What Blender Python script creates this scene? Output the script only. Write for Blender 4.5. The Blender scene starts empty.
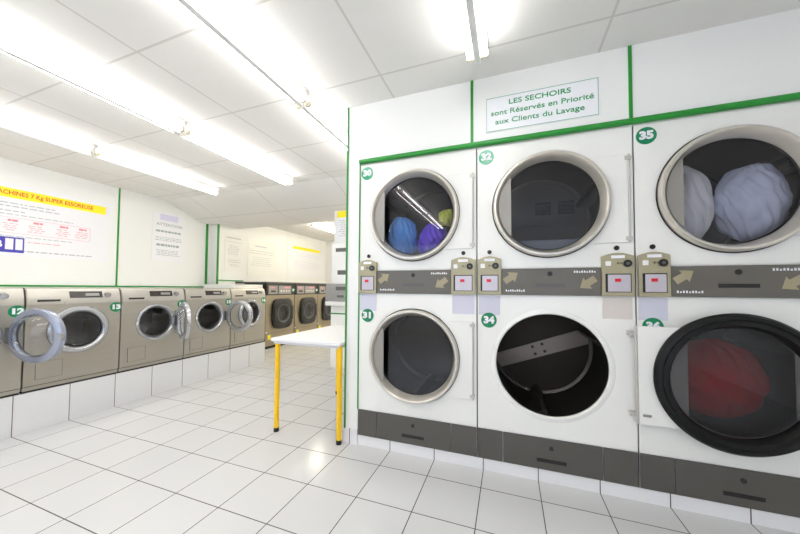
import bpy, math, random
from mathutils import Matrix, Vector
random.seed(7)
PI = math.pi
scene = bpy.context.scene
COL = scene.collection

# ------------------------------------------------------------------ materials
def new_mat(name):
    m = bpy.data.materials.new(name); m.use_nodes = True
    nt = m.node_tree; nt.nodes.clear()
    out = nt.nodes.new('ShaderNodeOutputMaterial')
    return m, nt, out

def srgb(c):
    return tuple(((v/255)/12.92 if v/255 <= .04045 else ((v/255+.055)/1.055)**2.4) for v in c) + (1.0,)

def pbr(name, col, rough=.5, metal=0.0, vary=.04, scale=6.0, stretch=(1, 1, 1), spec=.5, coat=0.0, bump=0.0):
    """principled surface whose colour and gloss drift a little with noise"""
    m, nt, out = new_mat(name)
    b = nt.nodes.new('ShaderNodeBsdfPrincipled')
    tc = nt.nodes.new('ShaderNodeTexCoord'); mp = nt.nodes.new('ShaderNodeMapping')
    mp.inputs['Scale'].default_value = stretch
    nz = nt.nodes.new('ShaderNodeTexNoise'); nz.inputs['Scale'].default_value = scale; nz.inputs['Detail'].default_value = 3
    nt.links.new(tc.outputs['Object'], mp.inputs['Vector']); nt.links.new(mp.outputs[0], nz.inputs['Vector'])
    mx = nt.nodes.new('ShaderNodeMix'); mx.data_type = 'RGBA'
    c = srgb(col)
    mx.inputs[6].default_value = tuple(v*(1-vary) for v in c[:3]) + (1,)
    mx.inputs[7].default_value = tuple(min(1, v*(1+vary)) for v in c[:3]) + (1,)
    nt.links.new(nz.outputs['Fac'], mx.inputs[0]); nt.links.new(mx.outputs[2], b.inputs['Base Color'])
    b.inputs['Roughness'].default_value = rough; b.inputs['Metallic'].default_value = metal
    b.inputs['Specular IOR Level'].default_value = spec; b.inputs['Coat Weight'].default_value = coat
    if bump:
        bp = nt.nodes.new('ShaderNodeBump'); bp.inputs['Strength'].default_value = bump; bp.inputs['Distance'].default_value = .01
        nt.links.new(nz.outputs['Fac'], bp.inputs['Height']); nt.links.new(bp.outputs[0], b.inputs['Normal'])
    nt.links.new(b.outputs[0], out.inputs[0])
    return m

def grid_mat(name, col, line, axes, rough=.3, lw=.004, coat=0.0, tilevar=.02, spec=.5):
    """tiles: axes = [(axis, offset, period), ...]; thin joint lines at offset + n*period"""
    m, nt, out = new_mat(name)
    b = nt.nodes.new('ShaderNodeBsdfPrincipled')
    tc = nt.nodes.new('ShaderNodeTexCoord'); sx = nt.nodes.new('ShaderNodeSeparateXYZ')
    nt.links.new(tc.outputs['Object'], sx.inputs[0])
    def mth(op, a, bb=None):
        n = nt.nodes.new('ShaderNodeMath'); n.operation = op
        for i, v in enumerate((a, bb)):
            if v is None: continue
            if isinstance(v, (int, float)): n.inputs[i].default_value = v
            else: nt.links.new(v, n.inputs[i])
        return n.outputs[0]
    acc = None; ids = []
    for ax, off, per in axes:
        s = mth('DIVIDE', mth('SUBTRACT', sx.outputs[ax], off), per)
        fr = mth('FRACT', s); ids.append(mth('FLOOR', s))
        d = mth('MULTIPLY', mth('MINIMUM', fr, mth('SUBTRACT', 1.0, fr)), per)
        ln = mth('LESS_THAN', d, lw/2)
        acc = ln if acc is None else mth('MAXIMUM', acc, ln)
    cb = nt.nodes.new('ShaderNodeCombineXYZ')
    for i, v in enumerate(ids[:3]): nt.links.new(v, cb.inputs[i])
    wn = nt.nodes.new('ShaderNodeTexWhiteNoise'); nt.links.new(cb.outputs[0], wn.inputs['Vector'])
    tv = nt.nodes.new('ShaderNodeMix'); tv.data_type = 'RGBA'
    c = srgb(col)
    tv.inputs[6].default_value = tuple(v*(1-tilevar) for v in c[:3]) + (1,)
    tv.inputs[7].default_value = tuple(min(1, v*(1+tilevar)) for v in c[:3]) + (1,)
    nt.links.new(wn.outputs['Value'], tv.inputs[0])
    mx = nt.nodes.new('ShaderNodeMix'); mx.data_type = 'RGBA'
    nt.links.new(tv.outputs[2], mx.inputs[6]); mx.inputs[7].default_value = srgb(line)
    nt.links.new(acc, mx.inputs[0]); nt.links.new(mx.outputs[2], b.inputs['Base Color'])
    rg = mth('ADD', mth('MULTIPLY', acc, .5), rough); nt.links.new(rg, b.inputs['Roughness'])
    b.inputs['Coat Weight'].default_value = coat; b.inputs['Specular IOR Level'].default_value = spec
    nt.links.new(b.outputs[0], out.inputs[0])
    return m

def glass_mat(name, tint, ior=1.5, rough=0.0, gloss=(1, 1, 1, 1), boost=1.0):
    m, nt, out = new_mat(name)
    tr = nt.nodes.new('ShaderNodeBsdfTransparent'); tr.inputs[0].default_value = tint
    gl = nt.nodes.new('ShaderNodeBsdfGlossy'); gl.inputs['Roughness'].default_value = rough; gl.inputs[0].default_value = gloss
    f0 = ((ior-1)/(ior+1))**2
    geo = nt.nodes.new('ShaderNodeNewGeometry'); dot = nt.nodes.new('ShaderNodeVectorMath'); dot.operation = 'DOT_PRODUCT'
    nt.links.new(geo.outputs['Incoming'], dot.inputs[0]); nt.links.new(geo.outputs['Normal'], dot.inputs[1])
    def mth(op, a, b=None):
        n = nt.nodes.new('ShaderNodeMath'); n.operation = op
        for i, v in enumerate((a, b)):
            if v is None: continue
            if isinstance(v, (int, float)): n.inputs[i].default_value = v
            else: nt.links.new(v, n.inputs[i])
        return n.outputs[0]
    sch = mth('ADD', mth('MULTIPLY', mth('POWER', mth('SUBTRACT', 1.0, mth('ABSOLUTE', dot.outputs['Value'])), 5.0), 1-f0), f0)
    mu = nt.nodes.new('ShaderNodeMath'); mu.operation = 'MULTIPLY'; mu.inputs[1].default_value = boost; mu.use_clamp = True
    mx = nt.nodes.new('ShaderNodeMixShader')
    nt.links.new(sch, mu.inputs[0]); nt.links.new(mu.outputs[0], mx.inputs[0])
    nt.links.new(tr.outputs[0], mx.inputs[1]); nt.links.new(gl.outputs[0], mx.inputs[2])
    nt.links.new(mx.outputs[0], out.inputs[0])
    return m

def emit(name, col, s):
    m, nt, out = new_mat(name)
    e = nt.nodes.new('ShaderNodeEmission'); e.inputs[0].default_value = srgb(col); e.inputs[1].default_value = s
    nt.links.new(e.outputs[0], out.inputs[0]); return m

def perforated(name, col, rough=.35, metal=.8, scale=70):
    """drum sheet with small dark punched holes"""
    m, nt, out = new_mat(name)
    b = nt.nodes.new('ShaderNodeBsdfPrincipled')
    tc = nt.nodes.new('ShaderNodeTexCoord'); vo = nt.nodes.new('ShaderNodeTexVoronoi')
    vo.inputs['Scale'].default_value = scale; vo.inputs['Randomness'].default_value = .15
    nt.links.new(tc.outputs['Object'], vo.inputs['Vector'])
    cr = nt.nodes.new('ShaderNodeValToRGB')
    cr.color_ramp.elements[0].position = .18; cr.color_ramp.elements[0].color = (.004, .004, .004, 1)
    cr.color_ramp.elements[1].position = .24; cr.color_ramp.elements[1].color = srgb(col)
    nt.links.new(vo.outputs['Distance'], cr.inputs[0]); nt.links.new(cr.outputs[0], b.inputs['Base Color'])
    b.inputs['Roughness'].default_value = rough; b.inputs['Metallic'].default_value = metal
    nt.links.new(b.outputs[0], out.inputs[0]); return m

M = dict(
    floor=grid_mat('floor_tiles', (210, 210, 210), (58, 52, 48), [(0, .153, .3), (1, .23, .3)], rough=.16, lw=.0045, spec=.45),
    wtile=grid_mat('plinth_tiles', (228, 228, 229), (110, 102, 95), [(1, .23, .3)], rough=.12, lw=.005),
    dtile=grid_mat('skirting_tiles', (236, 234, 236), (60, 55, 52), [(0, .153, .3)], rough=.12, lw=.005),
    ceil=grid_mat('ceiling_tiles', (231, 229, 226), (209, 206, 202), [(0, -1.944, 1.21), (1, 1.05, .617)], rough=.9, lw=.013, tilevar=.008, spec=.1),
    wall=pbr('white_wall', (240, 240, 238), .55, vary=.012, scale=1.5, spec=.25),
    wallpan=pbr('white_panel', (240, 240, 238), .35, vary=.01, scale=2, spec=.3),
    green=pbr('green_trim', (30, 138, 46), .35, vary=.06),
    badge=pbr('badge_green', (0, 130, 84), .35, vary=.03),
    badgeglare=pbr('badge_green_glare', (60, 165, 125), .12, vary=.05),  # paler green paints the glare on the upper badges
    white=pbr('white_enamel', (241, 240, 236), .22, vary=.01, scale=2, coat=.2),
    whitepl=pbr('white_plastic', (240, 240, 238), .4, vary=.01),
    taupe=pbr('taupe_panel', (100, 96, 89), .38, vary=.05, scale=3),
    taupedk=pbr('taupe_kick', (84, 81, 76), .4, vary=.05, scale=3),
    olive=pbr('beige_coin_metal', (168, 160, 132), .38, metal=.25, vary=.07, scale=30),
    olivedk=pbr('beige_metal_edge', (120, 112, 88), .4, metal=.25, vary=.05),
    tray=pbr('pale_coin_tray', (196, 190, 200), .3, metal=.2, vary=.05, scale=20),
    ring=pbr('brushed_ring', (214, 208, 198), .28, metal=.65, vary=.05, scale=12, stretch=(1, 1, 14)),
    hinge=pbr('pale_hinge', (196, 192, 186), .3, metal=.4, vary=.03),
    handle=pbr('grey_handle', (150, 146, 140), .4, metal=.2, vary=.03),
    arrow=pbr('beige_arrow', (160, 150, 122), .4, vary=.03),
    black=pbr('black_rubber', (22, 21, 21), .38, vary=.1),
    gasket=pbr('door_seal_rubber', (14, 14, 14), .42, vary=.1, spec=.3),
    dark=pbr('dark_gap', (30, 28, 26), .6, vary=.1),
    drum=pbr('dryer_drum', (56, 53, 50), .45, metal=.6, vary=.15, scale=9),
    drumback=pbr('dryer_drum_back', (58, 50, 43), .5, metal=.5, vary=.15, scale=14),
    drumpale=pbr('dryer_back_sheet', (112, 110, 108), .5, metal=.3, vary=.1),
    spoke=pbr('drum_spoke', (150, 140, 132), .4, metal=.5, vary=.1),
    fin=pbr('drum_lifter', (84, 80, 77), .38, metal=.7, vary=.1),
    steel=pbr('washer_steel', (176, 171, 160), .33, metal=.62, vary=.045, scale=5, stretch=(1, 1, 6)),
    steel2=pbr('washer_fascia_steel', (192, 188, 179), .33, metal=.5, vary=.03, scale=5),
    bigsteel=pbr('large_washer_steel', (160, 148, 126), .36, metal=.6, vary=.06, scale=4, stretch=(1, 1, 5)),
    chrome=pbr('chrome', (205, 206, 210), .16, metal=.95, vary=.03),
    silver=pbr('silver_door_ring', (190, 191, 194), .25, metal=.75, vary=.04),
    blueish=pbr('blue_grey_door_ring', (160, 165, 182), .2, metal=.6, vary=.06, coat=.4),
    wdrum=perforated('washer_drum', (150, 148, 146), .28, .9, 90),
    bdrum=pbr('dark_washer_drum', (70, 68, 66), .3, metal=.8, vary=.5, scale=22),
    seal=pbr('grey_washer_seal', (90, 90, 92), .5, vary=.08),
    display=pbr('dark_display', (62, 58, 54), .2, vary=.1),
    grey=pbr('grey_metal', (150, 148, 146), .4, metal=.3, vary=.04),
    greydk=pbr('dark_grey', (88, 88, 88), .4, vary=.05),
    lilac=pbr('pale_lilac_sheet', (206, 205, 220), .35, vary=.02),
    beigesheet=pbr('pale_beige_sheet', (214, 206, 200), .35, vary=.02),
    yellow=pbr('yellow_leg', (246, 196, 8), .32, vary=.04, coat=.2),
    banner=pbr('yellow_print', (252, 232, 20), .5, vary=.02),
    sticker=pbr('yellow_sticker', (244, 228, 30), .4, vary=.03),
    laminate=pbr('white_laminate', (240, 239, 240), .25, vary=.01, scale=3),
    tabedge=pbr('grey_laminate_edge', (212, 212, 218), .35, vary=.02),
    paper=pbr('paper', (240, 240, 244), .6, vary=.01),
    paperwarm=pbr('warm_paper', (238, 238, 232), .6, vary=.01),
    red=pbr('red_print', (212, 44, 36), .5, vary=.03),
    pink=pbr('pink_print', (232, 142, 158), .55, vary=.03),
    inkgrey=pbr('grey_print', (186, 188, 194), .55, vary=.04),
    inkgreen=pbr('green_print', (40, 150, 92), .5, vary=.03),
    inkdark=pbr('dark_green_print', (164, 176, 172), .5, vary=.03),
    blue=pbr('blue_print', (62, 56, 170), .4, vary=.03),
    lav=pbr('lavender_print', (222, 218, 240), .5, vary=.02),
    cblue=pbr('blue_reflection', (96, 170, 255), .8, vary=.12, scale=14, bump=.3),  # colours of the bundles that imitate reflections
    cpurple=pbr('purple_reflection', (120, 84, 235), .8, vary=.15, scale=12, bump=.3),
    cgreen=pbr('lime_reflection', (205, 215, 60), .8, vary=.15, scale=12, bump=.3),
    cwhite=pbr('white_cloth', (250, 250, 246), .85, vary=.05, scale=10, bump=.3),
    cpale=pbr('pale_blue_cloth', (224, 230, 248), .85, vary=.08, scale=10, bump=.3),
    cred=pbr('red_reflection', (250, 14, 30), .75, vary=.15, scale=12, bump=.3),  # colour of the red imitated reflection
    lampholder=pbr('lampholder', (226, 218, 190), .4, vary=.03),
    tube=emit('fluorescent_tube', (255, 253, 250), 13.5),
    tubewarm=emit('warm_fluorescent_tube', (255, 246, 226), 40.0),
    led=pbr('red_digits', (214, 24, 44), .3),
    dglass=glass_mat('smoked_door_glass', (.80, .80, .83, 1), 1.5, 0, boost=.8),
    dglass2=glass_mat('dark_door_glass', (.76, .76, .78, 1), 1.5, 0, boost=.6),
    wglass=glass_mat('clear_bowl_glass', (.88, .90, .93, 1), 1.5, 0, boost=1.3),
    wglassdk=glass_mat('washer_glass', (.66, .67, .70, 1), 1.5, 0, boost=1.2),
    window=glass_mat('shop_window_glass', (.95, .97, 1, 1), 1.45, 0),
    frame=pbr('window_frame', (225, 225, 225), .4, vary=.02),
    wood=pbr('street_ground', (130, 128, 125), .9, vary=.1),
)

# ------------------------------------------------------------------ mesh builder
class MB:
    def __init__(s): s.v = []; s.f = []
    def add(s, vs, fs):
        o = len(s.v); s.v += [tuple(p) for p in vs]; s.f += [tuple(i+o for i in f) for f in fs]; return s
    def box(s, x0, y0, z0, x1, y1, z1):
        return s.add([(x0,y0,z0),(x1,y0,z0),(x1,y1,z0),(x0,y1,z0),(x0,y0,z1),(x1,y0,z1),(x1,y1,z1),(x0,y1,z1)],
                     [(3,2,1,0),(4,5,6,7),(0,1,5,4),(1,2,6,5),(2,3,7,6),(3,0,4,7)])
    def cyl(s, a, b, r, n=20, r2=None, cap=True):
        a = Vector(a); b = Vector(b); d = (b-a).normalized(); r2 = r if r2 is None else r2
        u = d.orthogonal().normalized(); w = d.cross(u)
        vs = []; fs = []
        for p, rr in ((a, r), (b, r2)):
            for i in range(n):
                t = 2*PI*i/n; vs.append(p + u*rr*math.cos(t) + w*rr*math.sin(t))
        for i in range(n): j = (i+1) % n; fs.append((i, j, n+j, n+i))
        if cap: fs += [tuple(range(n-1, -1, -1)), tuple(range(n, 2*n))]
        return s.add(vs, fs)
    def lathe(s, prof, cx, cz, y0=0, n=72, closed=False):
        """revolve (radius, y) about the y axis through (cx, cz)"""
        vs = []; fs = []; k = len(prof)
        for i in range(n):
            t = 2*PI*i/n
            for r, y in prof: vs.append((cx + r*math.cos(t), y0+y, cz + r*math.sin(t)))
        for i in range(n):
            j = (i+1) % n
            for q in range(k if closed else k-1):
                p = (q+1) % k; fs.append((i*k+q, i*k+p, j*k+p, j*k+q))
        return s.add(vs, fs)
    def disc(s, cx, cz, r, y, n=48, a0=0, a1=2*PI):
        return s.add([(cx + r*math.cos(2*PI*i/n), y, cz + r*math.sin(2*PI*i/n)) for i in range(n)], [tuple(range(n))])
    def coin(s, cx, cz, r, y0, y1, n=40): return s.cyl((cx, y0, cz), (cx, y1, cz), r, n)
    def prism(s, pts, y0, y1):
        """polygon of (x, z) points extruded from y0 to y1"""
        n = len(pts)
        vs = [(x, y0, z) for x, z in pts] + [(x, y1, z) for x, z in pts]
        fs = [tuple(range(n)), tuple(range(2*n-1, n-1, -1))] + [(i, n+i, n+(i+1) % n, (i+1) % n) for i in range(n)]
        return s.add(vs, fs)
    def prismx(s, pts, x0, x1):
        """polygon of (y, z) points extruded along x"""
        n = len(pts)
        vs = [(x0, y, z) for y, z in pts] + [(x1, y, z) for y, z in pts]
        fs = [tuple(range(n-1, -1, -1)), tuple(range(n, 2*n))] + [(i, (i+1) % n, n+(i+1) % n, n+i) for i in range(n)]
        return s.add(vs, fs)
    def holeplate(s, x0, x1, z0, z1, cx, cz, r, y0, y1, n=72):
        """rectangular plate with a round hole"""
        def rim(t):
            c, q = math.cos(t), math.sin(t); k = 1e9
            if c > 1e-9: k = min(k, (x1-cx)/c)
            if c < -1e-9: k = min(k, (x0-cx)/c)
            if q > 1e-9: k = min(k, (z1-cz)/q)
            if q < -1e-9: k = min(k, (z0-cz)/q)
            return (cx+k*c, cz+k*q)
        ts = [2*PI*i/n for i in range(n)]
        cor = [math.atan2(z-cz, x-cx) % (2*PI) for x in (x0, x1) for z in (z0, z1)]
        ts = sorted(ts + cor); m = len(ts); vs = []
        for y in (y0, y1):
            vs += [(cx+r*math.cos(t), y, cz+r*math.sin(t)) for t in ts]
            vs += [(rim(t)[0], y, rim(t)[1]) for t in ts]
        fs = []
        for i in range(m):
            j = (i+1) % m
            fs += [(i, j, m+j, m+i), (2*m+i, 3*m+i, 3*m+j, 2*m+j), (i, 2*m+i, 2*m+j, j), (m+i, m+j, 3*m+j, 3*m+i)]
        return s.add(vs, fs)
    def sideplate(s, cx, cz, r, hz, xe, y0, y1, n=30):
        """plate between the arc of a round opening and the straight edge at x = xe"""
        sg = 1 if xe > cx else -1; a = math.asin(hz/r) if hz < r else PI/2
        pts = [(cx + sg*r*math.cos(a-2*a*i/n), cz + r*math.sin(a-2*a*i/n)) for i in range(n+1)]
        return s.prism(pts + [(xe, cz-hz), (xe, cz+hz)], y0, y1)
    def build(s, name, mat, parent=None, bevel=0, sharp=35, seg=2):
        me = bpy.data.meshes.new(name); me.from_pydata(s.v, [], s.f); me.update()
        import bmesh
        bm = bmesh.new(); bm.from_mesh(me)
        bmesh.ops.remove_doubles(bm, verts=bm.verts, dist=1e-6)
        bmesh.ops.recalc_face_normals(bm, faces=bm.faces); bm.to_mesh(me); bm.free()
        me.materials.append(mat)
        for p in me.polygons: p.use_smooth = True
        me.set_sharp_from_angle(angle=math.radians(sharp))
        o = bpy.data.objects.new(name, me); COL.objects.link(o)
        if parent is not None: o.parent = parent
        if bevel:
            b = o.modifiers.new('bevel', 'BEVEL'); b.width = bevel; b.segments = seg; b.limit_method = 'ANGLE'
            b.angle_limit = math.radians(40); b.harden_normals = False
        return o

def tag(o, label=None, cat=None, group=None, kind=None):
    if label: o['label'] = label
    if cat: o['category'] = cat
    if group: o['group'] = group
    if kind: o['kind'] = kind
    return o

def empty(name, label, cat, loc=(0, 0, 0), rz=0, group=None):
    o = bpy.data.objects.new(name, None); COL.objects.link(o)
    o.location = loc; o.rotation_euler = (0, 0, rz); o.empty_display_size = .1
    return tag(o, label, cat, group)

def struct(name, mb, mat, bevel=0, label=None):
    o = mb.build(name, mat, None, bevel); o['kind'] = 'structure'
    if label: o['label'] = label
    return o

def text(string, size, mat, parent, loc, name='lettering', width=None, depth=.0008, bold=0.0, align='CENTER', yaw=0):
    """upright lettering facing -y (before yaw)"""
    cu = bpy.data.curves.new(name, 'FONT'); cu.body = string; cu.size = size
    cu.align_x = align; cu.align_y = 'CENTER'; cu.extrude = depth; cu.offset = bold; cu.resolution_u = 3
    tmp = bpy.data.objects.new('tmp', cu); COL.objects.link(tmp)
    dg = bpy.context.evaluated_depsgraph_get(); dg.update()
    me = bpy.data.meshes.new_from_object(tmp.evaluated_get(dg)); bpy.data.objects.remove(tmp)
    xs = [v.co.x for v in me.vertices]; w = max(xs)-min(xs)
    k = (width/w) if width else 1.0
    me.transform(Matrix.Rotation(yaw, 4, 'Z') @ Matrix.Rotation(PI/2, 4, 'X') @ Matrix.Diagonal((k, 1, 1, 1)))
    me.materials.clear(); me.materials.append(mat); me.name = name
    o = bpy.data.objects.new(name, me); COL.objects.link(o); o.location = loc
    if parent is not None: o.parent = parent
    return o

def copy_tree(o, parent=None):
    c = o.copy(); COL.objects.link(c)
    if parent is not None: c.parent = parent
    for ch in [x for x in COL.objects if x.parent == o]: copy_tree(ch, c)
    return c

# ------------------------------------------------------------------ the room
CZ = 2.39
struct('floor', MB().box(-5.1, -3.1, -.1, 2.7, 7.5, 0), M['floor'])
prof = [(-3.1, CZ), (3.06, CZ), (3.60, 2.163), (4.22, 2.163), (4.22, CZ), (7.5, CZ), (7.5, 2.55), (-3.1, 2.55)]
struct('ceiling', MB().box(-5.1, -3.1, CZ, 2.7, 7.5, 2.55), M['ceil'])
# lowered beam across the room, its near face sloping
struct('trim_10', MB().prismx([(3.06, CZ), (3.60, 2.163), (4.22, 2.163), (4.22, CZ)], -5.0, 2.6), M['ceil'])
wl = MB().box(-4.98, -3.0, 0, -4.86, 7.42, 2.5)
struct('trim_11', MB().box(-4.90, 3.80, 0, -4.68, 4.165, 2.2).box(-4.90, 4.165, 1.19, -4.68, 4.33, 2.2), M['wall'])
struct('wall_left', wl, M['wall'])
struct('wall_back', MB().box(-4.98, 7.3, 0, -1.9, 7.42, 2.5), M['wall'])
struct('wall_right', MB().box(2.45, -3.0, 0, 2.57, 1.93, 2.5), M['wall'])
struct('wall_aisle', MB().box(-1.95, 3.8, 0, -1.85, 7.35, 2.5), M['wall'])
# shop front behind the viewer: wall around a wide window
wf = MB().box(-4.98, -3.08, 0, -3.6, -2.98, 2.5).box(1.4, -3.08, 0, 2.57, -2.98, 2.5)
wf.box(-3.6, -3.08, 0, 1.4, -2.98, .5).box(-3.6, -3.08, 2.15, 1.4, -2.98, 2.5)
struct('wall_front', wf, M['wall'])
w1 = MB()
for x in (-3.6, -1.95, -.3, 1.35): w1.box(x, -3.06, .5, x+.05, -3.0, 2.15)
w1.box(-3.6, -3.06, .5, 1.4, -3.0, .55).box(-3.6, -3.06, 2.1, 1.4, -3.0, 2.15)
wobj = struct('window_1', w1, M['frame'])
gl = MB().box(-3.57, -3.035, .53, 1.38, -3.025, 2.12).build('window_pane', M['window'], wobj)
# end block that carries the dryers: closing side panel, bulkhead above the dryers, rear column
blk = MB().box(-1.085, 1.903, 0, -.99, 3.8, CZ+.02)
blk.box(-.99, 1.903, 1.955, 2.45, 3.6, CZ+.02).box(-.99, 2.95, 0, 1.434, 3.05, 1.955).box(1.434, 1.903, .068, 2.45, 3.05, 1.955)
struct('wall_dryers', blk, M['wallpan'])
# lower white boxing between the small and the large washers
struct('trim_1', MB().box(-4.68, 3.56, 0, -4.02, 4.14, 1.13), M['white'], .004)
# tiled plinth the washers stand on, service ledge behind them
struct('trim_2', MB().box(-4.0, -1.8, 0, -3.35, 3.515, .29), M['wtile'])
struct('trim_3', MB().box(-4.86, -1.8, 0, -4.0, 3.515, 1.055), M['white'])
# tiled skirting below the dryers
struct('trim_4', MB().box(-.988, 1.903, 0, 2.45, 2.6, .068), M['dtile'])
struct('trim_5', MB().box(-1.097, 1.896, 0, -.989, 2.6, .102), M['dtile'])
# green edge strips
g = MB().box(-4.86, -3, 1.076, -4.848, 3.80, 1.094)
for y in (.25, 2.482): g.box(-4.86, y-.008, 1.09, -4.85, y+.008, CZ)
g.box(-4.862, 3.712, 1.07, -4.846, 3.746, 2.17)
g.box(-4.69, 3.788, 1.05, -4.668, 3.812, 2.165).box(-4.68, 3.80, 1.195, -4.668, 4.33, 1.212)
struct('trim_6', g, M['green'])
g = MB().cyl((-.985, 1.892, 1.972), (2.45, 1.892, 1.972), .0165, 16)
struct('trim_7', g, M['green'])
g = MB()
for x in (-.21, .618): g.box(x-.008, 1.897, 1.985, x+.008, 1.904, CZ-.002)
g.box(-1.092, 1.893, .102, -1.083, 1.905, CZ-.002).box(-.991, 1.896, .245, -.984, 1.903, 1.96)
struct('trim_8', g, M['green'])
g = MB().box(-4.858, 5.735, 1.1, -4.852, 5.75, CZ)
struct('trim_9', g, M['whitepl'])

# column with the payment terminal
struct('wall_column', MB().box(-2.29, 3.65, 0, -1.08, 3.8, 2.3), M['wall'])

# ------------------------------------------------------------------ stacked dryers
CX, R0 = .396, .302
ZU, ZL = 1.566, .652

def dryer_ring(mb, zc):
    prof = [(R0, 0), (R0-.002, -.034), (R0-.009, -.043), (R0-.018, -.043), (R0-.025, -.036), (.267, .006), (.259, .024), (.266, .03), (.285, .004)]
    return mb.lathe(prof, CX, zc, n=96, closed=True)

def segment(xc, cx, cz, r):
    a = math.acos((xc-cx)/r); n = 24
    return [(cx + r*math.cos(a + (2*PI-2*a)*i/n), cz + r*math.sin(a + (2*PI-2*a)*i/n)) for i in range(n+1)]

def drum(root, zc, kind='plain'):
    d = MB().lathe([(.287, .012), (.30, .03), (.34, .06), (.345, .62)], CX, zc, n=72).build('drum', M['drum'], root)
    bk = MB().disc(CX, zc, .345, .62, 72).build('drum_back', M['drumpale'] if kind == 'vents' else M['drumback'], d)
    if kind == 'spoke':
        a = math.radians(20); c, q = math.cos(a), math.sin(a)
        MB().prism([(CX+x*c-z*q, zc-.02+x*q+z*c) for x, z in ((-.335, -.055), (.335, -.055), (.335, .055), (-.335, .055))], .606, .619).build('back_spoke', M['spoke'], d)
        for bx, bz in ((-.04, -.025), (.03, -.025), (-.04, .03), (.03, .03)):
            MB().coin(CX+bx*c-bz*q, zc-.02+bx*q+bz*c, .011, .598, .606, 14).build('bolt', M['black'], d)
    if kind == 'vents':
        for vx in (.00, .155):
            v = MB().box(CX+vx-.02, .612, zc+.075, CX+vx+.09, .619, zc+.175).build('back_vent', M['black'], d)
            for k in range(3): MB().box(CX+vx-.015, .608, zc+.09+k*.03, CX+vx+.085, .612, zc+.094+k*.03).build('vent_slat', M['fin'], d)
    MB().lathe([(.344, .59), (.325, .60), (.325, .612), (.344, .615)], CX, zc, n=64, closed=True).build('drum_seam', M['fin'], d)
    for k in range(3):
        f = MB()
        t = .45 + k*2*PI/3
        c, s_ = math.cos(t), math.sin(t)
        pts = [(.345, -.05), (.345, .05), (.285, .012), (.285, -.012)]
        vs = []
        for y in (.09, .60):
            for r, w in pts: vs.append((CX + r*c - w*s_, y, zc + r*s_ + w*c))
        f.add(vs, [(0,1,2,3), (4,7,6,5), (0,4,5,1), (1,5,6,2), (2,6,7,3), (3,7,4,0)])
        f.build('lifter', M['fin'], d)
    return d

def closed_door(root, zc, pale=False):
    p = MB().sideplate(CX, zc, .294, .235, .778, -.010, -.001)
    # only the hinge side of the plate shows
    d = p.build('door', M['white'], root, .002)
    dryer_ring(MB(), zc).build('door_ring', M['ring'], d)
    MB().lathe([(.305, -.002), (.3075, -.008), (.305, -.014), (.301, -.008)], CX, zc, n=96, closed=True).build('door_seal', M['black'], d)
    MB().lathe([(.2615, .0235), (.259, .018), (.254, .0235), (.258, .029)], CX, zc, n=96, closed=True).build('glass_seal', M['black'], d)
    MB().coin(CX, zc, .258, .022, .027, 72).build('door_glass', M['dglass'], d)
    MB().prism(segment(.197, CX, zc, .268), -.024, -.016).build('door_handle', M['handle'], d)
    h = MB().cyl((.783, -.009, zc-.235), (.783, -.009, zc+.235), .0045, 12)
    for z in (zc-.225, zc+.205): h.box(.764, -.014, z, .794, -.001, z+.02)
    h.build('hinge', M['hinge'], d)
    return d

def coin_unit(root, x0, x1, digits=True):
    z0, z1 = 1.047, 1.258; n = 14; w = x1-x0
    pts = [(x0, z0), (x1, z0)] + [(x1 - w*i/n, z1 + .018*math.sin(PI*i/n)) for i in range(n+1)]
    u = MB().prism(pts, -.022, -.001).build('coin_unit', M['olive'], root, .003)
    xm = (x0+x1)/2
    e = MB()
    e.box(x0+.016, -.0235, z0+.02, x1-.016, -.022, z0+.118)
    e.build('tray_shadow', M['black'], u)  # black plate paints the shadow around the sunken tray
    MB().box(x0+.026, -.0265, z0+.023, x1-.02, -.0235, z0+.113).build('coin_tray', M['tray'], u, .003)
    MB().box(xm-.016, -.0285, z0+.075, xm+.010, -.0265, z0+.092).build('digit_display', M['led'], u)
    MB().box(xm-.03, -.0235, z1-.012, xm+.03, -.022, z1+.004).build('label_strip', M['paper'], u)
    MB().box(x0+.016, -.026, z1-.052, x0+.042, -.022, z1-.026).build('push_button', M['whitepl'], u, .002)
    MB().coin(xm, z1-.038, .006, -.026, -.022, 16).coin(xm+.013, z1-.038, .004, -.026, -.022, 12).build('indicator', M['olivedk'], u)
    MB().coin(x1-.032, z1-.040, .019, -.03, -.022, 28).build('key_switch', M['black'], u)
    MB().coin(x1-.032, z1-.040, .008, -.034, -.03, 16).build('key_slot', M['greydk'], u)
    MB().coin(xm, z1+.045, .0125, -.006, -.001, 24).build('cabinet_lock', M['black'], root)
    return u

def arrow(root, cx, cz, ang, s=1.0):
    pts = [(-.045, -.018), (.0, -.018), (.0, -.036), (.045, 0), (.0, .036), (.0, .018), (-.045, .018)]
    c, q = math.cos(ang), math.sin(ang)
    P2 = [(cx + s*(x*c-z*q), cz + s*(x*q+z*c)) for x, z in pts]
    return MB().prism(P2, -.0155, -.0135).build('arrow_mark', M['arrow'], root)

def number_badge(root, num, x, z, y=-.001, r=.045, mat='badge', yaw=0, size=.056):
    b = MB().coin(x, z, r, y-.003, y, 40).build('number_badge', M[mat], root)
    t = text(num, size, M['paper'], b, (x, y-.0045, z), 'number', width=r*1.38, bold=.0032)
    return b

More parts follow.
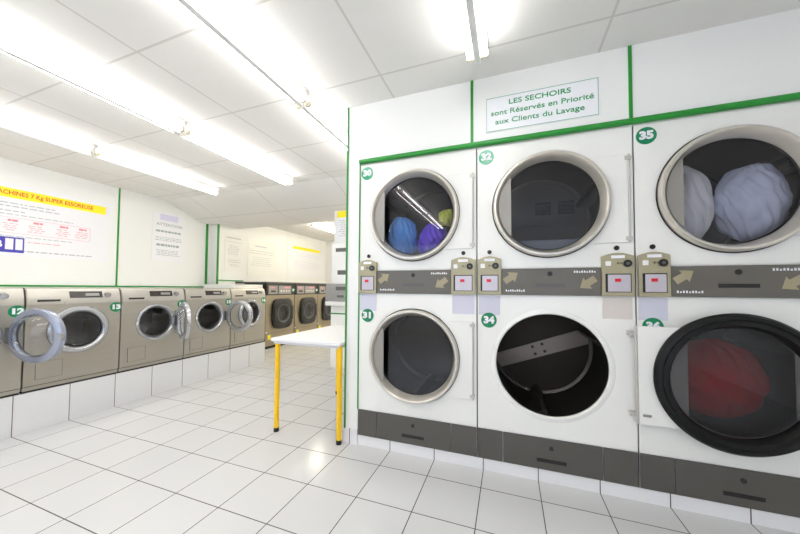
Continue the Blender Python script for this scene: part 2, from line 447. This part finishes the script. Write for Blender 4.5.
def stacked_dryer(x0, label, nums, pale, lower='closed'):
    r = empty('stacked_dryer', label, 'dryer', (x0, 1.903, .07), 0, 'stacked tumble dryers')
    Z = -.07   # all heights below are above the floor
    hold = bpy.data.objects.new('hold', None)
    W = .802
    c = MB()
    c.box(.002, .008, .07, .012, .98, 1.953).box(W-.010, .008, .07, W, .98, 1.953).box(.002, .97, .07, W, .98, 1.953).box(.002, .008, 1.943, W, .98, 1.953)
    c.box(.002, .008, .07, W, .98, .08)
    c.holeplate(.002, W, 1.205, 1.953, CX, ZU, .287, 0, .012)
    c.holeplate(.002, W, .247, 1.043, CX, ZL, .287, 0, .012)
    c.box(.002, .003, 1.043, W, .02, 1.205).box(.002, .003, .07, W, .02, .247)
    c.build('cabinet', M['white'], r)
    if lower == 'open': 
        MB().lathe([(.287, .0), (.292, -.006), (.300, -.006), (.312, -.002), (.316, 0)], CX, ZL, n=72).build('opening_rim', M['white'], r)
    drum(r, ZU, 'vents' if nums[0] == '32' else 'plain'); drum(r, ZL, 'spoke' if lower == 'open' else 'plain')
    closed_door(r, ZU)
    if lower == 'closed': closed_door(r, ZL-.010)
    # middle band
    b = MB().box(.142, -.0135, 1.047, .648, .003, 1.200).build('control_band', M['taupe'], r, .002)
    MB().coin(.400, 1.168, .0135, -.0165, -.0135, 24).build('band_lock', M['black'], b)
    MB().box(.325, -.0145, 1.093, .475, -.0135, 1.112).build('finger_slot', M['greydk'] if pale else M['black'], b, .0004)
    arrow(b, .195, 1.150, math.radians(35)); arrow(b, .585, 1.115, math.radians(215))
    t = MB()
    for k in range(9):
        t.box(.165+k*.012, -.0142, 1.066, .165+k*.012+.007, -.0135, 1.066+.012-.004*(k % 3 == 1))
        t.box(.520+k*.012, -.0142, 1.172, .520+k*.012+.007, -.0135, 1.172+.012-.004*(k % 3 == 2))
    t.build('small_print', M['paper'], b)
    coin_unit(r, .006, .140); coin_unit(r, .650, .797)
    MB().box(.008, -.0015, .925, .132, 0, 1.040).build('notice_sheet', M['lilac'], r)
    MB().box(.655, -.0015, .925, .79, 0, 1.040).build('notice_sheet', M['beigesheet'] if lower == 'open' else M['lilac'], r)
    # kick panels
    for a, e in ((.003, .143), (.146, .646), (.649, .801)):
        k = MB().box(a, -.006, .071, e, .003, .244).build('kick_panel', M['taupedk'], r, .0015)
        if a == .146:
            MB().coin(.400, .193, .012, -.009, -.006, 24).build('panel_lock', M['black'], k)
            MB().box(.325, -.0075, .112, .475, -.006, .132).build('finger_slot', M['black'], k, .0006)
    m = ('badgeglare' if pale else 'badge')
    number_badge(r, nums[0], .056, 1.888, mat=m); number_badge(r, nums[1], .068 if x0 < .5 else .068, .893)
    # shift children so that the root stands on the plinth
    for ch in [o for o in COL.objects if o.parent == r]: ch.location.z += Z
    bpy.data.objects.remove(hold)
    return r

D1 = stacked_dryer(-.987, 'white stacked tumble dryer numbered 30 and 31, at the end beside the yellow-legged table', ('30', '31'), True)
D2 = stacked_dryer(-.180, 'white stacked tumble dryer numbered 32 and 34 in the middle, its lower drum standing open', ('32', '34'), True, 'open')
D3 = stacked_dryer(.627, 'white stacked tumble dryer numbered 35 and 36 at the right edge, tumbling white sheets above', ('35', '36'), False)

# the lower door of the middle dryer, swung right round in front of number 36
def open_door(root):
    zc = ZL - .07; hx = .790; hy = -.032
    cxx = hx + .385
    p = MB().sideplate(cxx, zc, .30, .245, hx+.006, hy-.016, hy)
    d = p.build('door', M['white'], root, .002)
    # black seal ring on the inner face, now facing the room
    MB().lathe([(.320, -.012), (.323, -.030), (.312, -.046), (.296, -.050), (.288, -.042), (.282, -.044), (.268, -.044), (.258, -.030), (.254, -.008), (.258, .006), (.315, .006)], cxx, zc, y0=hy, n=96, closed=True).build('door_seal', M['gasket'], d)
    MB().coin(cxx, zc, .262, hy-.012, hy-.007, 72).build('door_glass', M['dglass2'], d)
    MB().prism([(2*cxx-(x) , z) for x, z in segment(cxx-.21, cxx, zc, .26)], hy+.004, hy+.01).build('door_handle', M['handle'], d)
    h = MB()
    h.cyl((hx, hy-.006, zc-.245), (hx, hy-.006, zc+.245), .006, 12)
    for z in (zc-.215, zc+.195): h.box(hx-.03, hy, z, hx+.006, -.001, z+.02)
    h.build('hinge', M['hinge'], d)
    MB().box(hx+.02, hy-.020, zc-.205, hx+.055, hy-.016, zc-.193).build('latch_plate', M['grey'], d)
open_door(D2)

# laundry, and coloured bundles standing in for reflections in the glass
def cloth(name, label, loc, size, mat, seed, lumps=5.0, amp=.16, group=None):
    rnd = random.Random(seed); nu, nv = 120, 48; vs = []; fs = []
    ph = [(rnd.uniform(-1, 1), rnd.uniform(-1, 1), rnd.uniform(-1, 1), rnd.uniform(0, 6), rnd.uniform(.6, 1.6)) for _ in range(9)]
    for j in range(nv+1):
        t = PI*j/nv
        for i in range(nu):
            a = 2*PI*i/nu
            d = Vector((math.sin(t)*math.cos(a), math.sin(t)*math.sin(a), math.cos(t)))
            k = 1 + sum(amp*.45*abs(math.sin(lumps*w*(d.x*px+d.y*py+d.z*pz)+q)) - amp*.25 for px, py, pz, q, w in ph)/2.2
            fold = a*7 + d.z*4.2 + 1.6*math.sin(d.z*3+ph[0][3]) + .8*math.sin(a*2+ph[1][3])
            k += .075*math.sin(t)*(abs(math.sin(fold))**.7 - .6) + .02*math.sin(a*17+d.z*9)
            z = d.z*size[2]*k
            vs.append((d.x*size[0]*k, d.y*size[1]*k, z))
    for j in range(nv):
        for i in range(nu):
            i2 = (i+1) % nu; fs.append((j*nu+i, (j+1)*nu+i, (j+1)*nu+i2, j*nu+i2))
    o = MB().add(vs, fs).build(name, M[mat], None, sharp=180)
    o.location = loc
    return tag(o, label, 'laundry', group)
yy = 1.903
cloth('blue_reflection_bundle', 'bright blue bundle added for the reflection in the glass of dryer 30', (-.728, yy+.17, 1.445), (.105, .10, .15), 'cblue', 1)  # blue, purple and lime bundles imitate coloured reflections in the door glass
cloth('purple_reflection_bundle', 'purple bundle added for the reflection in the middle of dryer 30', (-.502, yy+.19, 1.405), (.105, .10, .13), 'cpurple', 2)
cloth('lime_reflection_bundle', 'yellow-green bundle added for a reflection, resting on the purple one inside dryer 30', (-.385, yy+.14, 1.565), (.065, .07, .055), 'cgreen', 3)
cloth('white_sheet', 'white bed sheet tumbled to the left side of dryer 35', (.898, yy+.17, 1.545), (.12, .115, .21), 'cwhite', 4, 4, .2)
cloth('pale_blue_sheet', 'pale blue-white sheet at the right behind the glass of dryer 35', (1.178, yy+.17, 1.53), (.132, .12, .19), 'cpale', 5, 4, .2)
cloth('red_reflection_bundle', 'red bundle added for the reflection in the dark glass of the lower right dryer', (1.0, yy+.17, .62), (.21, .11, .19), 'cred', 6)  # bundle imitates a red reflection in the open door's glass

# ------------------------------------------------------------------ small washers (built facing -y, then turned to face the aisle)
WW = .577
def washer_body(r):
    x0, x1 = .002, WW
    c = MB()
    c.holeplate(x0, x1, .045, .648, .30, .44, .150, 0, .006)
    pr = [(.0, .648), (.006, .70), (.022, .755), (.034, .773), (.05, .779), (.6, .779), (.6, .0), (.012, .0), (.012, .040), (.59, .045), (.59, .648)]
    c.prismx([(0, .648), (.006, .70), (.022, .755), (.034, .773), (.05, .779), (.6, .779), (.6, .648)], x0, x1)
    c.box(x0, .006, .045, x0+.008, .6, .648).box(x1-.008, .006, .045, x1, .6, .648).box(x0, .59, .045, x1, .6, .648)
    c.box(x0, .010, .014, x1, .6, .040)
    c.build('cabinet', M['steel'], r)
    MB().box(x0+.004, .012, 0, x1-.004, .59, .05).build('base_gap', M['dark'], r)
    b = MB().prismx([(.0, .652), (.006, .70), (.022, .755), (.030, .768), (.024, .771), (.016, .757), (-.002, .70), (-.006, .652)], x0+.004, x1-.004)
    f = b.build('fascia', M['steel2'], r)
    MB().prismx([(-.008, .697), (-.004, .697), (.014, .750), (.010, .750)], .235, .445).build('display', M['display'], f)
    MB().prismx([(-.010, .712), (-.006, .712), (.002, .735), (-.002, .735)], .33, .42).build('display_window', M['grey'], f)
    MB().cyl((.475, .006, .725), (.475, -.024, .718), .021, 28).build('dial', M['chrome'], f)
    MB().box(.055, -.009, .672, .180, -.003, .688).build('drawer_grip', M['display'], f)
    MB().prismx([(-.0075, .655), (-.003, .655), (.022, .760), (.0175, .760)], .204, .2065).build('drawer_edge', M['greydk'], f)
    fl = MB().box(.062, -.003, .088, .205, 0, .215).build('filter_flap', M['steel'], r)
    e = MB()
    for a in ((.060, .086, .207, .0875), (.060, .2155, .207, .217), (.060, .086, .0615, .217), (.2055, .086, .207, .217)):
        e.box(a[0], -.0035, a[1], a[2], -.001, a[3])
    e.build('flap_outline', M['greydk'], fl)
    MB().box(x0+.004, -.0015, .043, x1-.004, .002, .0465).build('toe_line', M['dark'], r)
    d = MB().lathe([(.150, .004), (.158, .03), (.185, .06), (.19, .38)], .30, .44, n=56).build('drum', M['wdrum'], r)
    MB().disc(.30, .44, .19, .38, 56).build('drum_back', M['wdrum'], d)
    for k in range(3):
        lf = MB(); t = .6 + k*2*PI/3; cc, s_ = math.cos(t), math.sin(t); vs = []
        for y in (.09, .37):
            for rr, w in ((.19, -.035), (.19, .035), (.125, .010), (.125, -.010)): vs.append((.30+rr*cc-w*s_, y, .44+rr*s_+w*cc))
        lf.add(vs, [(0,1,2,3), (4,7,6,5), (0,4,5,1), (1,5,6,2), (2,6,7,3), (3,7,4,0)])
        lf.build('lifter', M['chrome'], d)

def washer(y0, label, num, mode, ang=0, side='blueish'):
    r = empty('washing_machine', label, 'washing machine', (-3.35, y0, .29), PI/2, 'small front-loading washing machines')
    washer_body(r)
    if mode == 'closed':
        d = MB().lathe([(.192, 0), (.190, -.022), (.178, -.034), (.160, -.036), (.148, -.028), (.140, -.012), (.140, 0)], .30, .44, n=72, closed=True).build('door', M['silver'], r)
        MB().lathe([(.141, -.020), (.135, -.024), (.131, -.018), (.135, -.012)], .30, .44, n=72, closed=True).build('glass_seal', M['black'], d)
        MB().lathe([(.136, -.016), (.10, -.004), (.05, .004), (.0001, .006)], .30, .44, n=72).build('door_glass', M['wglassdk'], d)
        MB().box(.118, -.030, .425, .132, -.022, .455).build('door_latch', M['whitepl'], d, .002)
    else:
        MB().lathe([(.182, 0), (.180, -.008), (.172, -.012), (.158, -.010), (.150, .0), (.150, .01)], .30, .44, n=72).build('port_ring', M['silver'], r)
        MB().lathe([(.151, .004), (.143, .010), (.140, .022), (.150, .03)], .30, .44, n=56).build('port_seal', M['seal'], r)
        MB().box(.120, -.014, .425, .132, -.009, .455).build('lock_slot', M['whitepl'], r)
        # swung door, hinged on the right
        p = bpy.data.objects.new('door', None)
        mb = MB().lathe([(.195, -.010), (.193, -.026), (.180, -.034), (.160, -.032), (.150, -.020), (.148, 0), (.152, .012), (.180, .012), (.193, .004)], -.2, 0, n=72, closed=True)
        d = mb.build('door', M[side], r)
        d.location = (.50, -.012, .44); d.rotation_euler = (0, 0, math.radians(ang))
        MB().lathe([(.149, -.016), (.145, -.020), (.141, -.016), (.145, -.010)], -.2, 0, n=72, closed=True).build('glass_rim', M['greydk'], d)
        MB().lathe([(.146, -.012), (.140, .03), (.120, .062), (.08, .078), (.04, .084), (.0001, .086)], -.2, 0, n=56).build('door_glass', M['wglass'], d)
        MB().box(-.022, -.014, -.055, .008, .010, .055).build('door_hinge', M['greydk'], d, .003)
        MB().box(-.395, -.008, -.018, -.383, .014, .018).build('door_latch', M['grey'], d, .002)
    number_badge(r, num, .543, .607, y=-.0005, r=.043, size=.054)
    return r
washer(.586, 'steel washing machine numbered 12 at the left edge, its glass door swung far out', '12', 'open', 109)
washer(1.171, 'steel washing machine numbered 13, round door closed, below the price poster', '13', 'closed')
washer(1.756, 'steel washing machine numbered 14, door swung out edge-on to us', '14', 'open', 68, 'silver')
washer(2.341, 'steel washing machine numbered 15, open door covering part of the next machine', '15', 'open', 93, 'silver')
washer(2.926, 'steel washing machine numbered 16, last small one before the tall machines', '16', 'closed')

# ------------------------------------------------------------------ large washers
def rsq(cx, cz, a, p=4.0, n=64):
    out = []
    for i in range(n):
        t = 2*PI*i/n; c, s_ = math.cos(t), math.sin(t)
        out.append((cx + a*math.copysign(abs(c)**(2/p), c), cz + 1.08*a*math.copysign(abs(s_)**(2/p), s_)))
    return out
def big_washer():
    r = empty('large_washing_machine', '', 'washing machine', (-3.98, 4.175, 0), PI/2, 'large washing machines behind the table')
    w = .745
    MB().box(.003, 0, .05, w, .84, .945).build('cabinet', M['bigsteel'], r, .004)
    MB().box(.02, .03, 0, w-.02, .82, .06).build('toe_space', M['dark'], r)
    MB().box(.003, -.003, .27, w-.003, .001, .276).build('panel_seam', M['olivedk'], r)
    hd = MB().box(.003, -.004, .945, w, .5, 1.165).build('control_head', M['black'], r, .003)
    MB().box(.003, -.002, 1.165, w, .84, 1.185).build('top_cover', M['greydk'], r)
    cp = MB().box(.055, -.010, .965, .275, -.003, 1.120).build('coin_panel', M['grey'], hd)
    MB().box(.11, -.013, 1.00, .22, -.009, 1.03).build('coin_return', M['black'], hd)
    MB().box(.09, -.013, 1.07, .20, -.009, 1.09).build('red_stripe', M['pink'], hd)
    MB().box(.300, -.010, .965, .640, -.003, 1.120).build('program_panel', M['grey'], hd)
    pb = MB()
    for i in range(4): pb.coin(.36+i*.07, 1.02, .014, -.016, -.009, 16)
    pb.build('program_buttons', M['whitepl'], hd)
    MB().box(.45, -.013, 1.07, .60, -.009, 1.095).build('program_label', M['pink'], hd)
    out = rsq(.395, .61, .255); inn = [(.395+.165*math.cos(2*PI*i/64), .61+.165*math.sin(2*PI*i/64)) for i in range(64)]
    vs = []; n = 64
    for pts, y in ((out, -.002), (out, -.045), ([(.395+(x-.395)*.9, .61+(z-.61)*.9) for x, z in out], -.06), (inn, -.05), (inn, -.012)): vs += [(x, y, z) for x, z in pts]
    fs = [(k*n+i, k*n+(i+1) % n, (k+1)*n+(i+1) % n, (k+1)*n+i) for k in range(4) for i in range(n)]
    d = MB().add(vs, fs).build('door', M['black'], r)
    MB().lathe([(.166, -.052), (.172, -.058), (.150, -.050), (.145, -.03), (.160, -.03)], .395, .61, n=48, closed=True).build('door_ring', M['greydk'], d)
    MB().lathe([(.15, -.035), (.10, -.02), (.0001, -.012)], .395, .61, n=48).build('door_glass', M['wglassdk'], d)
    MB().coin(.395, .61, .15, -.004, -.003, 48).build('drum', M['bdrum'], r)
    MB().box(.628, -.05, .48, .665, -.002, .74).build('door_hinge', M['dark'], d, .004)
    MB().box(.02, -.006, .60, .12, -.002, .606).build('panel_mark', M['olivedk'], r)
    MB().box(.055, -.008, .165, .12, -.001, .245).build('corner_sticker', M['sticker'], r)
    MB().box(-.0, -.004, .285, .04, -.0, .30).build('white_clip', M['whitepl'], r)
    return r
bw0 = big_washer()
bw = [bw0]
for k in (1, 2):
    c = copy_tree(bw0); c.location.y = 4.175 + k*.762; bw.append(c)
for o, n, l in zip(bw, ('17', '18', '19'), ('tall steel washing machine with black square door, nearest of the three beyond the small washers',
        'tall steel washing machine with black square door, middle of the three in the far row',
        'tall steel washing machine with black square door, farthest one, half hidden by the payment terminal')):
    o['label'] = l
    hd = [c for c in COL.objects if c.parent == o and c.name.startswith('control_head')][0]
    number_badge(hd, n, .70, 1.035, y=-.006, r=.04, size=.05)

# ------------------------------------------------------------------ table
t = empty('folding_table', 'white laminate table on bright yellow tube legs, standing against the end of the dryer row', 'table', (-1.395, 2.27, 0))
tx0, tx1, ty0, ty1 = -.298, .303, -.44, .495
top = MB().box(tx0, ty0, .676, tx1, ty1, .702).build('tabletop', M['laminate'], t, .006)
ap = MB()
ap.box(tx0+.02, ty0+.012, .660, tx1-.02, ty0+.030, .678).box(tx0+.02, ty1-.03, .660, tx1-.02, ty1-.012, .678)
ap.box(tx0+.012, ty0+.03, .660, tx0+.03, ty1-.03, .678).box(tx1-.03, ty0+.03, .660, tx1-.012, ty1-.03, .672)
ap.build('table_frame', M['tabedge'], t)
for x in (tx0+.040, tx1-.021):
    for y in (ty0+.035, ty1-.035):
        lg = MB().cyl((x, y, .025), (x, y, .677), .0185, 24).build('leg', M['yellow'], t)
        MB().cyl((x, y, 0), (x, y, .03), .0195, 24).build('rubber_foot', M['black'], lg)

# ------------------------------------------------------------------ payment terminal on the column
pt = empty('payment_terminal', 'white and grey central payment terminal on the column behind the table', 'payment terminal', (-2.1, 3.65, 0))
ux = -2.10
MB().box(-.195, -.06, .0, .30, 0, .84).build('lower_cabinet', M['white'], pt, .004)
MB().box(-.235, -.14, .845, .30, -.0, .90).build('shelf', M['whitepl'], pt, .004)
gb = MB().prismx([(0, .905), (-.12, .905), (-.12, 1.04), (-.105, 1.137), (0, 1.137)], -.245, .30).build('coin_housing', M['grey'], pt, .004)
MB().box(-.06, -.124, .955, .04, -.12, .985).build('coin_slot', M['greydk'], gb)
MB().box(-.08, -.124, 1.05, .10, -.112, 1.10).build('keypad', M['greydk'], gb)
ub = MB().box(-.165, -.10, 1.14, .30, -.0, 1.684).build('upper_cabinet', M['whitepl'], pt, .004)
MB().box(-.10, -.104, 1.57, .12, -.10, 1.62).build('card_slot', M['greydk'], ub)
MB().box(-.07, -.104, 1.26, .10, -.10, 1.32).build('note_slot', M['greydk'], ub)
MB().box(-.195, -.063, .725, .30, -.06, .742).build('green_stripe', M['green'], pt)

# ------------------------------------------------------------------ signs and notices
def bars(mb, x0, x1, z, h, y, n=1, dz=.02, rag=.0, seed=0, gap=.012):
    """rows of unreadable small print drawn as short word dashes"""
    rnd = random.Random(seed)
    for k in range(n):
        a = x0 + rnd.uniform(0, rag); e = x1 - rnd.uniform(0, rag); x = a
        while x < e-.01:
            w = min(rnd.uniform(.02, .06), e-x); mb.box(x, y-.0006, z-k*dz-h/2, x+w, y, z-k*dz+h/2); x += w+gap
    return mb
def sheet(name, label, cat, loc, rz, w, h, mat, group=None, t=.003):
    r = empty(name, label, cat, loc, rz, group)
    MB().box(0, -t, 0, w, 0, h).build('sheet', M[mat], r)
    return r
# sign above the dryers
s = sheet('priority_sign', 'white sign framed in green above the dryers saying LES SECHOIRS', 'sign', (-.128, 1.9025, 2.038), 0, .605, .215, 'paper')
fr = MB()
for a in ((.006, .004, .599, .0058), (.006, .2092, .599, .211), (.006, .004, .0078, .211), (.5972, .004, .599, .211)): fr.box(a[0], -.0045, a[1], a[2], -.003, a[3])
fr.build('sign_border', M['inkgreen'], s)
text('LES SECHOIRS', .042, M['inkgreen'], s, (.30, -.0038, .169), width=.33, bold=.0006)
text('sont Réservés en Priorité', .043, M['inkgreen'], s, (.305, -.0038, .113), width=.545, bold=.0004)
text('aux Clients du Lavage', .043, M['inkgreen'], s, (.295, -.0038, .057), width=.475, bold=.0004)
# big poster on the left wall: local x runs along world +y
WX = -4.858
p = sheet('price_poster', 'large white price poster with yellow headline above the small washers', 'poster', (WX, .62, 1.395), PI/2, 1.775, .76, 'paper')
MB().box(.02, -.0042, .604, 1.725, -.003, .702).build('yellow_headline', M['banner'], p)
text('MACHINES 7 Kg SUPER ESSOREUSE', .062, M['red'], p, (1.205, -.0048, .654), width=.785, bold=.0008)
b = MB(); bars(b, .10, 1.32, .548, .010, -.003, 2, .032, .05, 1); bars(b, .10, 1.05, .468, .010, -.003, 1, .03, .0, 2)
bars(b, .30, 1.42, .432, .008, -.003, 1, .03, 0, 3); bars(b, .3, 1.42, .205, .008, -.003, 1, .03, 0, 4); bars(b, .1, 1.6, .055, .012, -.003, 1, .03, 0, 5)
b.build('small_print', M['inkgrey'], p)
b = MB()
for a in ((.30, .236, 1.58, .2385), (.30, .398, 1.58, .4005), (.30, .236, .3025, .4005), (1.5775, .236, 1.58, .4005)): b.box(a[0], -.0036, a[1], a[2], -.003, a[3])
for x in (.58, .76, .905, 1.085, 1.29, 1.455):
    bars(b, x+.02, x+.09, .37, .022, -.003, 1, .02, 0, int(x*10), .004); bars(b, x-.02, x+.12, .335, .0055, -.003, 4, .022, .04, int(x*20))
bars(b, 1.07, 1.32, .155, .007, -.003, 1, .02, 0, 9)
b.build('price_table', M['pink'], p)
bb = MB().box(.55, -.0042, .035, 1.045, -.003, .195).build('blue_panel', M['blue'], p)
bw_ = MB().box(.915, -.0052, .065, .970, -.0042, .180).box(.984, -.0052, .065, 1.034, -.0042, .180)
bw_.box(.70, -.0052, .065, .76, -.0042, .17)
text('B', .10, M['paper'], bb, (.872, -.0046, .115), width=.045, bold=.002)
bw_.build('pictograms', M['paper'], bb)
# attention notice
n1 = sheet('attention_notice', 'white notice headed ATTENTION above washing machine 14', 'notice', (WX, 2.885, 1.455), PI/2, .47, .745, 'paper')
MB().box(.10, -.004, .625, .36, -.003, .715).build('lavender_logo', M['lav'], n1)
text('ATTENTION', .060, M['inkdark'], n1, (.24, -.0038, .560), width=.37)
b = MB(); bars(b, .05, .41, .458, .028, -.003, 1, .1, 0, 11, .010); bars(b, .02, .45, .368, .007, -.003, 3, .022, .06, 12)
bars(b, .06, .40, .252, .032, -.003, 1, .1, 0, 13, .010); bars(b, .05, .43, .175, .007, -.003, 4, .024, .08, 14)
b.build('small_print', M['inkdark'], n1)
# notice on the projecting panel
n2 = sheet('instruction_notice', 'tall white notice between the green strips over the last small washers', 'notice', (-4.678, 3.93, 1.37), PI/2, .37, .68, 'paperwarm')
b = MB(); bars(b, .04, .33, .60, .022, -.003, 1, .1, 0, 21, .008); bars(b, .02, .35, .53, .007, -.003, 1, .02, 0, 22)
bars(b, .06, .32, .46, .008, -.003, 6, .030, .05, 23); bars(b, .03, .34, .20, .010, -.003, 2, .035, .05, 24); bars(b, .08, .30, .12, .007, -.003, 2, .02, .05, 25)
b.build('small_print', M['inkgrey'], n2)
# notices on the far left wall
n3 = sheet('wall_notice', 'white notice with grey heading on the wall above the nearest tall washing machine', 'notice', (WX, 4.60, 1.30), PI/2, .78, .76, 'paperwarm')
b = MB(); bars(b, .18, .50, .63, .024, -.003, 1, .1, 0, 31, .01); bars(b, .04, .70, .53, .012, -.003, 2, .05, 0, 32); bars(b, .08, .66, .40, .008, -.003, 5, .04, .06, 33)
b.build('small_print', M['inkgrey'], n3)
n4 = sheet('far_price_poster', 'white poster with slanting yellow headline on the far left wall', 'poster', (WX, 5.80, 1.36), PI/2, 1.36, .78, 'paper')
MB().box(.12, -.0042, .665, 1.24, -.003, .735).build('yellow_headline', M['banner'], n4)
b = MB(); bars(b, .15, 1.2, .56, .010, -.003, 2, .05, .1, 41); bars(b, .15, 1.2, .36, .010, -.003, 4, .05, .1, 42); b.build('small_print', M['lav'], n4)
# sheet over the payment terminal
n5 = sheet('terminal_notice', 'white sheet with yellow heading on the column above the payment terminal', 'notice', (-2.255, 3.6495, 1.735), 0, .30, .425, 'paper')
MB().box(.01, -.0042, .325, .29, -.003, .415).build('yellow_headline', M['banner'], n5)
b = MB(); bars(b, .03, .27, .28, .008, -.003, 8, .03, .05, 51); b.build('small_print', M['inkgrey'], n5)

# ------------------------------------------------------------------ fluorescent fittings
def fitting():
    r = empty('fluorescent_light', '', 'ceiling light', (0, 0, CZ), 0, 'twin-tube ceiling lights')
    L = 1.25
    MB().box(-.050, 0, -.040, .050, L, 0).box(-.017, 0, -.108, .017, L, -.040).build('housing', M['whitepl'], r, .004)
    for sx in (-.041, .041):
        MB().cyl((sx, .03, -.085), (sx, L-.03, -.085), .013, 14).build('tube', M['tube'], r)
    for y in (.008, L-.03):
        MB().box(-.056, y, -.099, .056, y+.018, -.068).build('lampholder', M['lampholder'], r, .003)
    return r
f0 = fitting(); first = True
rows = {-3.62: 'row nearest the left wall', -2.43: 'second row from the left wall', -1.29: 'row running to the end of the dryers', -.148: 'row in front of the dryers'}
segs = [(1.645, 'far'), (.375, 'near'), (-.90, 'behind-the-viewer'), (-2.17, 'shop-window')]
for x, rn in rows.items():
    for y, sn in segs:
        if x == -.148 and y > 1: continue
        o = f0 if first else copy_tree(f0); first = False
        o.location = (x, y, CZ+.002)
        if x == -.148 and y > 0: lab = 'lit twin-tube light close to the ceiling edge directly above the middle dryers'
        elif sn == 'far': lab = 'lit twin-tube light, far one of the ' + rn
        elif sn == 'near': lab = 'lit twin-tube light, nearer one of the ' + rn
        else: lab = 'lit twin-tube light out of view, %s one, %s' % (sn, rn)
        o['label'] = lab
for x, y, lab in ((-3.62, 4.95, 'lit ceiling light beyond the lowered ceiling, above the tall washing machines'),
                  (-2.62, 4.35, 'added fill light hidden behind the column, near end of the far aisle'),  # these two unseen lights are added to brighten the far aisle
                  (-2.62, 5.75, 'added fill light hidden behind the column, far end of the aisle')):
    o = f0.copy(); COL.objects.link(o); o.location = (x, y, CZ+.002); o['label'] = lab
    for ch in [c for c in COL.objects if c.parent == f0]:
        c = ch.copy(); COL.objects.link(c); c.parent = o
        if c.name.startswith('tube'):
            c.data = c.data.copy(); c.data.materials.clear(); c.data.materials.append(M['tubewarm'])

# ------------------------------------------------------------------ world, camera, view
w = bpy.data.worlds.new('world'); scene.world = w; w.use_nodes = True
bg = w.node_tree.nodes['Background']; bg.inputs[0].default_value = (.80, .88, 1, 1); bg.inputs[1].default_value = 1.6

f, yaw, pit, roll, cy = 302.2, .34464, .0319, -.00606, 278.85
Rz = Matrix.Rotation(yaw, 3, 'Z'); Rx = Matrix.Rotation(pit, 3, 'X'); Ry = Matrix.Rotation(roll, 3, 'Y')
R = Rz @ Rx @ Ry
cam = bpy.data.cameras.new('camera'); co = bpy.data.objects.new('camera', cam); COL.objects.link(co)
X = R.col[0]; Y = R.col[1]; Z = R.col[2]
mw = Matrix.Identity(4)
for i in range(3): mw[i][0] = X[i]; mw[i][1] = Z[i]; mw[i][2] = -Y[i]
mw[2][3] = 1.08
co.matrix_world = mw
cam.sensor_fit = 'HORIZONTAL'; cam.sensor_width = 36; cam.lens = f/800*36
cam.shift_x = 0; cam.shift_y = (cy-267)/800; cam.clip_start = .02
scene.camera = co
vs_ = scene.view_settings
scene.display_settings.display_device = 'sRGB'
vs_.view_transform = 'Standard'; vs_.look = 'None'; vs_.gamma = 1; vs_.use_curve_mapping = False
vs_.exposure = 0.52
cyc = scene.cycles
cyc.max_bounces = 10; cyc.diffuse_bounces = 6; cyc.glossy_bounces = 5; cyc.transparent_max_bounces = 16
cyc.sample_clamp_indirect = 6; cyc.use_denoising = True
